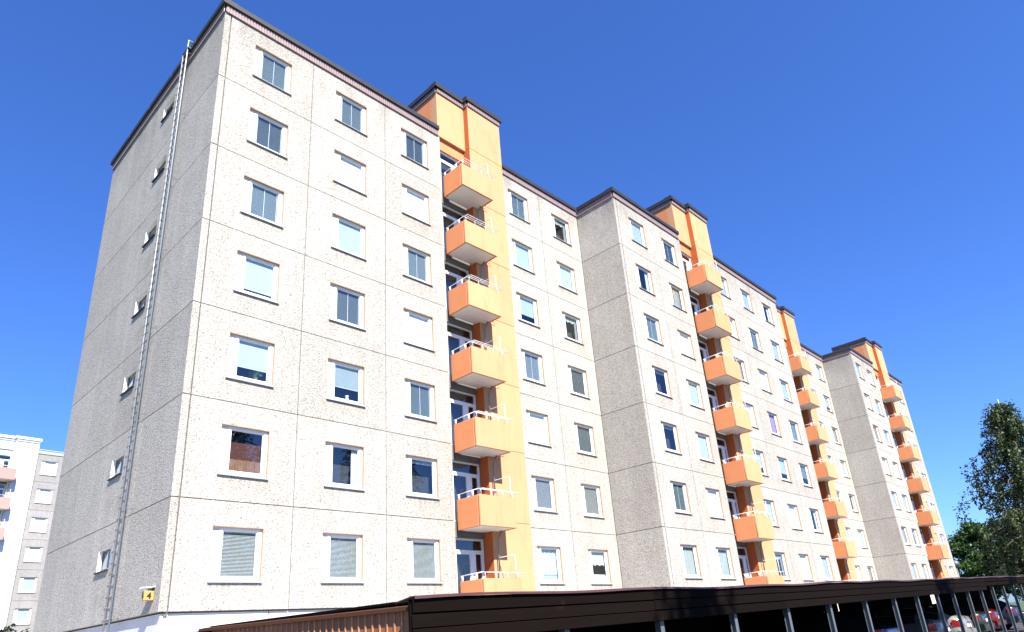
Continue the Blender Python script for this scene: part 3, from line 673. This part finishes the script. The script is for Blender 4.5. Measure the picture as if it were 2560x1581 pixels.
# ------------------------------------------------------------------ cars
def car(x, tail_y, colour, label, group='cars parked under the carport', est=True, hgt=1.45):
    r = thing('parked_car', label, 'car', (x, tail_y+2.15, gz(x)), 0, group)
    pm, t, b = new_mat('car_paint'); b.inputs['Base Color'].default_value = (*colour, 1); b.inputs['Roughness'].default_value = .25; b.inputs['Coat Weight'].default_value = .7; b.inputs['Metallic'].default_value = .3
    # stations from the tail (-2.15) to the nose (+2.15): (y, bottom, shoulder z, half width, roof z, roof half width)
    k = hgt/1.45
    S = [(-2.15, .42, .80, .70, .86, .60), (-2.08, .30, .95, .80, 1.00, .66), (-1.85, .24, .98, .85, 1.06, .62), (-1.5, .24, .97, .87, 1.28, .60), (-1.05, .24, .96, .88, 1.41, .59),
         (-.3, .24, .95, .88, 1.45, .60), (.25, .24, .94, .88, 1.41, .59), (.75, .24, .93, .87, 1.18, .62), (1.15, .24, .90, .86, .96, .70), (1.75, .26, .82, .82, .86, .64), (2.05, .32, .70, .74, .74, .6), (2.15, .42, .6, .62, .63, .5)]
    def ring_(s):
        y, zb, zs, hw, zr, rw = s; zs *= k; zr *= k
        h = [(hw*.86, zb), (hw*.98, zb+.12), (hw, (zb+zs)/2), (hw*.985, zs-.06), (hw*.95, zs), (rw+(hw*.95-rw)*.45, zs+(zr-zs)*.62), (rw+.02, zr-.035*min(1, (zr-zs)/.2)), (rw*.8, zr)]
        return [(a, y, z) for a, z in h]+[(0, y, zr+.012)]+[(-a, y, z) for a, z in reversed(h)]
    mb = MB(); n = 17; vs = []
    for s in S: vs += ring_(s)
    fs = []
    for i in range(len(S)-1):
        for j in range(n-1): fs.append((i*n+j, (i+1)*n+j, (i+1)*n+j+1, i*n+j+1))
        fs.append((i*n+n-1, (i+1)*n+n-1, (i+1)*n, i*n))
    fs += [tuple(range(n)), tuple((len(S)-1)*n+j for j in range(n-1, -1, -1))]
    body = put(mb.add(vs, fs).mesh('body', pm, True), 'body', r)
    bv = body.data; 
    # glazing: slightly proud copies of the cabin faces
    def patch(name, si, sj, j0, j1, mat, off=.006, ins=.06):
        mb = MB(); R0 = [Vector(p) for p in ring_(S[si])]; 
        for s in range(si, sj):
            A = [Vector(p) for p in ring_(S[s])]; B = [Vector(p) for p in ring_(S[s+1])]
            for j in range(j0, j1):
                q = [A[j], B[j], B[j+1], A[j+1]]; nn = (q[1]-q[0]).cross(q[3]-q[0]).normalized(); c = sum(q, Vector())/4
                if nn.dot(Vector((c.x, 0, c.z-.7))) < 0: nn = -nn
                mb.quad(*[p+nn*off+(c-p)*ins for p in q])
        return put(mb.mesh(name, mat), name, r)
    patch('side_window', 3, 6, 4, 6, 'car_glass'); patch('side_window', 3, 6, 10, 12, 'car_glass')
    patch('rear_window', 2, 4, 6, 10, 'car_glass'); patch('windscreen', 6, 8, 6, 10, 'car_glass')
    for s in (-1, 1):
        mb = MB(); a = .0
        mb.add([(s*.80, -2.07, .70), (s*.86, -1.84, .72), (s*.86, -1.86, .93), (s*.80, -2.06, .92), (s*.50, -2.16, .72), (s*.52, -2.12, .90)], [(0, 1, 2, 3), (4, 0, 3, 5)])
        o_ = put(mb.mesh('tail_light', 'tail'), 'tail_light', r)
        for p in o_.data.vertices: p.co.x *= 1.012; p.co.y -= .012; p.co.z *= k
        for yy in (-1.32, 1.33):
            w_ = put(MB().lathe([(.0, -.1), (.24, -.1), (.30, -.085), (.315, -.05), (.315, .05), (.30, .085), (.24, .1), (0, .1)], 20, (0, 0, 0), 'x').mesh('wheel', 'tyre', True), 'wheel', r, (s*.80, yy, .315))
            put(MB().lathe([(0, .0), (.08, .01), (.21, -.01), (.225, -.02)], 16, (0, 0, 0), 'x').mesh('rim', 'galv', True), 'rim', w_, (s*.106, 0, 0))
        put(MB().bbox(min(s*.88, s*1.05), max(s*.88, s*1.05), .42, .54, .93*k, 1.05*k, .02).mesh('mirror', pm), 'mirror', r)
    put(MB().bbox(-.86, .86, -2.22, -1.98, .38, .60, .03).mesh('bumper', pm), 'bumper', r)
    put(MB().box(-.26, .26, -2.19, -2.165, .66, .77).mesh('number_plate', 'white'), 'number_plate', r)
    return r
cg, t, b = new_mat('car_glass'); b.inputs['Base Color'].default_value = (.01, .012, .014, 1); b.inputs['Roughness'].default_value = .06; MAT['car_glass'] = cg
tm, t, b = new_mat('tail_lamp_red'); b.inputs['Base Color'].default_value = (.25, .006, .005, 1); b.inputs['Roughness'].default_value = .15; MAT['tail'] = tm
MAT['tyre'] = plain('tyre_rubber', (.012, .012, .012), .85)
car(16.0, -11.4, (.012, .013, .018), 'very dark car deep in the carport shade, left of the grey car', hgt=1.6)
car(20.55, -11.62, (.10, .10, .105), 'dark grey car between the dark car and the silver car')
car(22.95, -11.75, (.30, .29, .27), 'silver hatchback parked under the carport beside the dark grey car')
car(27.0, -11.55, (.012, .025, .018), 'dark green car under the far carport')
car(29.4, -11.55, (.10, .006, .005), 'red car beside the dark green car under the far carport')
car(33.7, -11.6, (.02, .03, .06), 'dark blue car at the right edge under the far carport')
# ------------------------------------------------------------------ trees
def leaf_quad(mb_v, mb_f, c, size, rnd, droop=0):
    a = Vector((rnd.gauss(0, 1), rnd.gauss(0, 1), rnd.gauss(0, .7)-droop)).normalized(); b_ = a.cross(Vector((rnd.gauss(0, 1), rnd.gauss(0, 1), rnd.gauss(0, 1)))).normalized()
    l = size*rnd.uniform(.7, 1.3); w_ = l*.62; o = len(mb_v); c = Vector(c)
    mb_v += [tuple(c), tuple(c+a*l*.5+b_*w_*.5), tuple(c+a*l), tuple(c+a*l*.5-b_*w_*.5)]; mb_f.append((o, o+1, o+2, o+3))
def tree(name, loc, h, radius, leafmat, barkmat, seed, label, cat='tree', weeping=False, nb=46, leaf=.16, per=210, base=.18, group=None, lean=(0, 0), shape=1.0):
    rnd = random.Random(seed); r = thing(name, label, cat, loc, 0, group)
    tb = MB(); lb = MB(); n = 14; pts = []; rs = []
    for i in range(n):
        f = i/(n-1); pts.append((lean[0]*f*f+.12*math.sin(f*7+seed), lean[1]*f*f+.12*math.cos(f*6+seed), h*.96*f)); rs.append(max(.02, h*.017*(1-f)**.8+.015))
    tb.tube(pts, rs, 9)
    V = []; F = []
    def at(f): i = min(n-2, int(f*(n-1))); q = f*(n-1)-i; return Vector(pts[i]).lerp(Vector(pts[i+1]), q)
    for k in range(nb):
        f = base+(1-base)*((k+.5)/nb)**.9; p = at(f*.98); az = k*2.39996+rnd.uniform(-.4, .4)
        prof = (math.sin(min(1, (f-base)/(1-base)*.86+.16)*math.pi)**.6 if not weeping else (.78+.34*math.sin(min(1, (f-base)/(1-base)*1.6)*math.pi*.5)-1.0*((f-base)/(1-base))**1.35))
        L = radius*prof*rnd.uniform(.62, 1.12)*shape; rise = rnd.uniform(.25, .75) if not weeping else rnd.uniform(.35, .8)
        d = Vector((math.cos(az), math.sin(az), 0)); bp = []
        m_ = 7
        for i in range(m_):
            q = i/(m_-1); bp.append(p+d*L*q+Vector((0, 0, L*(rise*q-(.75 if weeping else .35)*q*q)))+Vector((rnd.gauss(0, .04), rnd.gauss(0, .04), 0)))
        lb.tube(bp, [max(.008, h*.0045*(1-.85*i/(m_-1))) for i in range(m_)], 5)
        if weeping:
            for s_ in range(10):
                q = rnd.uniform(.18, 1); i = min(m_-2, int(q*(m_-1))); c0 = bp[i].lerp(bp[i+1], q*(m_-1)-i)+Vector((rnd.gauss(0, .22), rnd.gauss(0, .22), .05))
                ln = rnd.uniform(.5, 1.9)*(.6+.6*(1-f))*h/14.9; ph = rnd.uniform(0, 6); cnt = int(per*ln/16)
                wx, wy = rnd.gauss(0, .1), rnd.gauss(0, .1)
                for u in range(cnt):
                    z = ln*(u/cnt)**.9; sp = .05+.07*(1-z/ln)
                    leaf_quad(V, F, c0+Vector((rnd.gauss(0, sp)+wx*z, rnd.gauss(0, sp)+wy*z, -z+rnd.gauss(0, .05))), leaf, rnd, .8)
        else:
            for s_ in range(8):
                q = rnd.uniform(.3, 1.05); i = min(m_-2, int(q*(m_-1))); c0 = bp[i].lerp(bp[i+1], min(1.2, q*(m_-1)-i))+Vector((rnd.gauss(0, .35), rnd.gauss(0, .35), rnd.gauss(.15, .25)))
                rr = rnd.uniform(.3, .62)*radius/4.2
                for u in range(per//8):
                    g_ = Vector((rnd.gauss(0, 1), rnd.gauss(0, 1), rnd.gauss(0, .6))); g_ *= rr*rnd.uniform(.55, 1.05)/max(.3, g_.length)
                    leaf_quad(V, F, c0+g_, leaf, rnd, .2)
    put(tb.mesh('trunk', barkmat, True), 'trunk', r); put(lb.mesh('limbs', 'bark', True), 'limbs', r)
    mb = MB(); mb.v = V; mb.f = F; put(mb.mesh('crown', leafmat), 'crown', r)
    return r
tree('birch_tree', (40.5, -12.65, gz(40)), 12.6, 4.1, 'leaf_birch', 'birchbark', 3, 'tall weeping birch with hanging twigs at the right edge', weeping=True, nb=70, leaf=.15, per=780, base=.3, lean=(.3, .0))
tree('maple_tree', (84, -1.6, gz(50)), 9.4, 4.3, 'leaf_maple', 'bark', 5, 'round bright green broadleaf tree just past the far end of the block', nb=70, leaf=.30, per=300, base=.12)
tree('broadleaf_tree', (80, -7.2, gz(50)), 8.4, 4.0, 'leaf_maple', 'bark', 8, 'lower broadleaf tree between the round tree and the birch', nb=60, leaf=.3, per=260, base=.1)
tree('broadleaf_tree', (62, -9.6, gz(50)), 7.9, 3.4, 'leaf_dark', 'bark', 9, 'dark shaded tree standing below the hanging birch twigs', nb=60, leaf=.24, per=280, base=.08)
# trees across the yard behind the camera: they shade the carport boards and show in the lower windows
t0 = tree('yard_birch', (.0, -23.6, GZ+.05), 18.5, 3.2, 'leaf_birch', 'birchbark', 21, 'birch beside the yard, out of view, shading the middle of the carport', weeping=True, nb=40, leaf=.24, per=120, base=.3, group='trees across the yard')
def tcopy(x, y, rz, s, label):
    c = copy_tree(t0); c.location = (x, y, gz(x)); c.rotation_euler = (0, 0, rz); c.scale = (s, s, s); c['label'] = label
tcopy(15.4, -24.2, 1.2, 1.0, 'birch beside the yard, out of view, shading the carport opposite the cars')
tcopy(26.8, -25.0, 2.6, 1.1, 'birch beside the yard, out of view, farthest along the carport')
tcopy(19.0, -38.0, 4.0, 1.3, 'tall birch far across the yard, mirrored in the first lower windows')
tcopy(30.0, -37.0, 5.2, 1.2, 'tall birch far across the yard, mirrored in the windows beside the balconies')
tcopy(40.0, -39.0, .5, .95, 'tall birch far across the yard, out of view, farthest to the right')
# ------------------------------------------------------------------ small things
lp = thing('street_lamp', 'street lamp with a pale domed head beside the far end of the block', 'lamp', (72, -1.55, gz(50)))
put(MB().tube([(0, 0, 0), (0, 0, 4.6)], [.07, .045], 8).mesh('pole', 'pipe', True), 'pole', lp)
put(MB().lathe([(.02, 4.55), (.32, 4.62), (.38, 4.72), (.34, 4.9), (.2, 5.04), (.0, 5.1)], 18).mesh('lamp_head', 'galv', True), 'lamp_head', lp)
sh = tree('shrub', (3.6, 33, GZ), 4.5, 1.6, 'leaf_dark', 'bark', 31, 'small green shrub at the foot of the distant block', 'shrub', nb=24, leaf=.2, per=90, base=.1)
vz = MB().lathe([(0, 0), (.05, 0), (.062, .05), (.045, .1), (.04, .13), (.055, .18), (.0, .18)], 14).mesh('vase', 'whitecloth', True)
tag(_put(vz, 'vase', None, (4.38+.85, .17, 2*H+WZ+.1)), 'white vase on the sill of the half open blind, second window column', 'vase')
def plant(x, z, label):
    rnd = random.Random(int(x*100)); V = []; F = []
    for i in range(90): leaf_quad(V, F, (rnd.gauss(0, .10), rnd.gauss(0, .02), .1+abs(rnd.gauss(.08, .09))), .09, rnd, -.3)
    r = thing('house_plant', label, 'plant', (x, .19, z))
    mb = MB(); mb.v = V; mb.f = F; put(mb.mesh('leaves', 'leaf_house'), 'leaves', r)
    put(MB().lathe([(0, 0), (.05, 0), (.07, .11), (.06, .11), (0, .1)], 12).mesh('pot', 'brown', True), 'pot', r)
plant(1.13+.95, 2*H+WZ+.1, 'green house plant behind the half lowered pale blind in the first window column')
SC.render.engine = 'CYCLES'
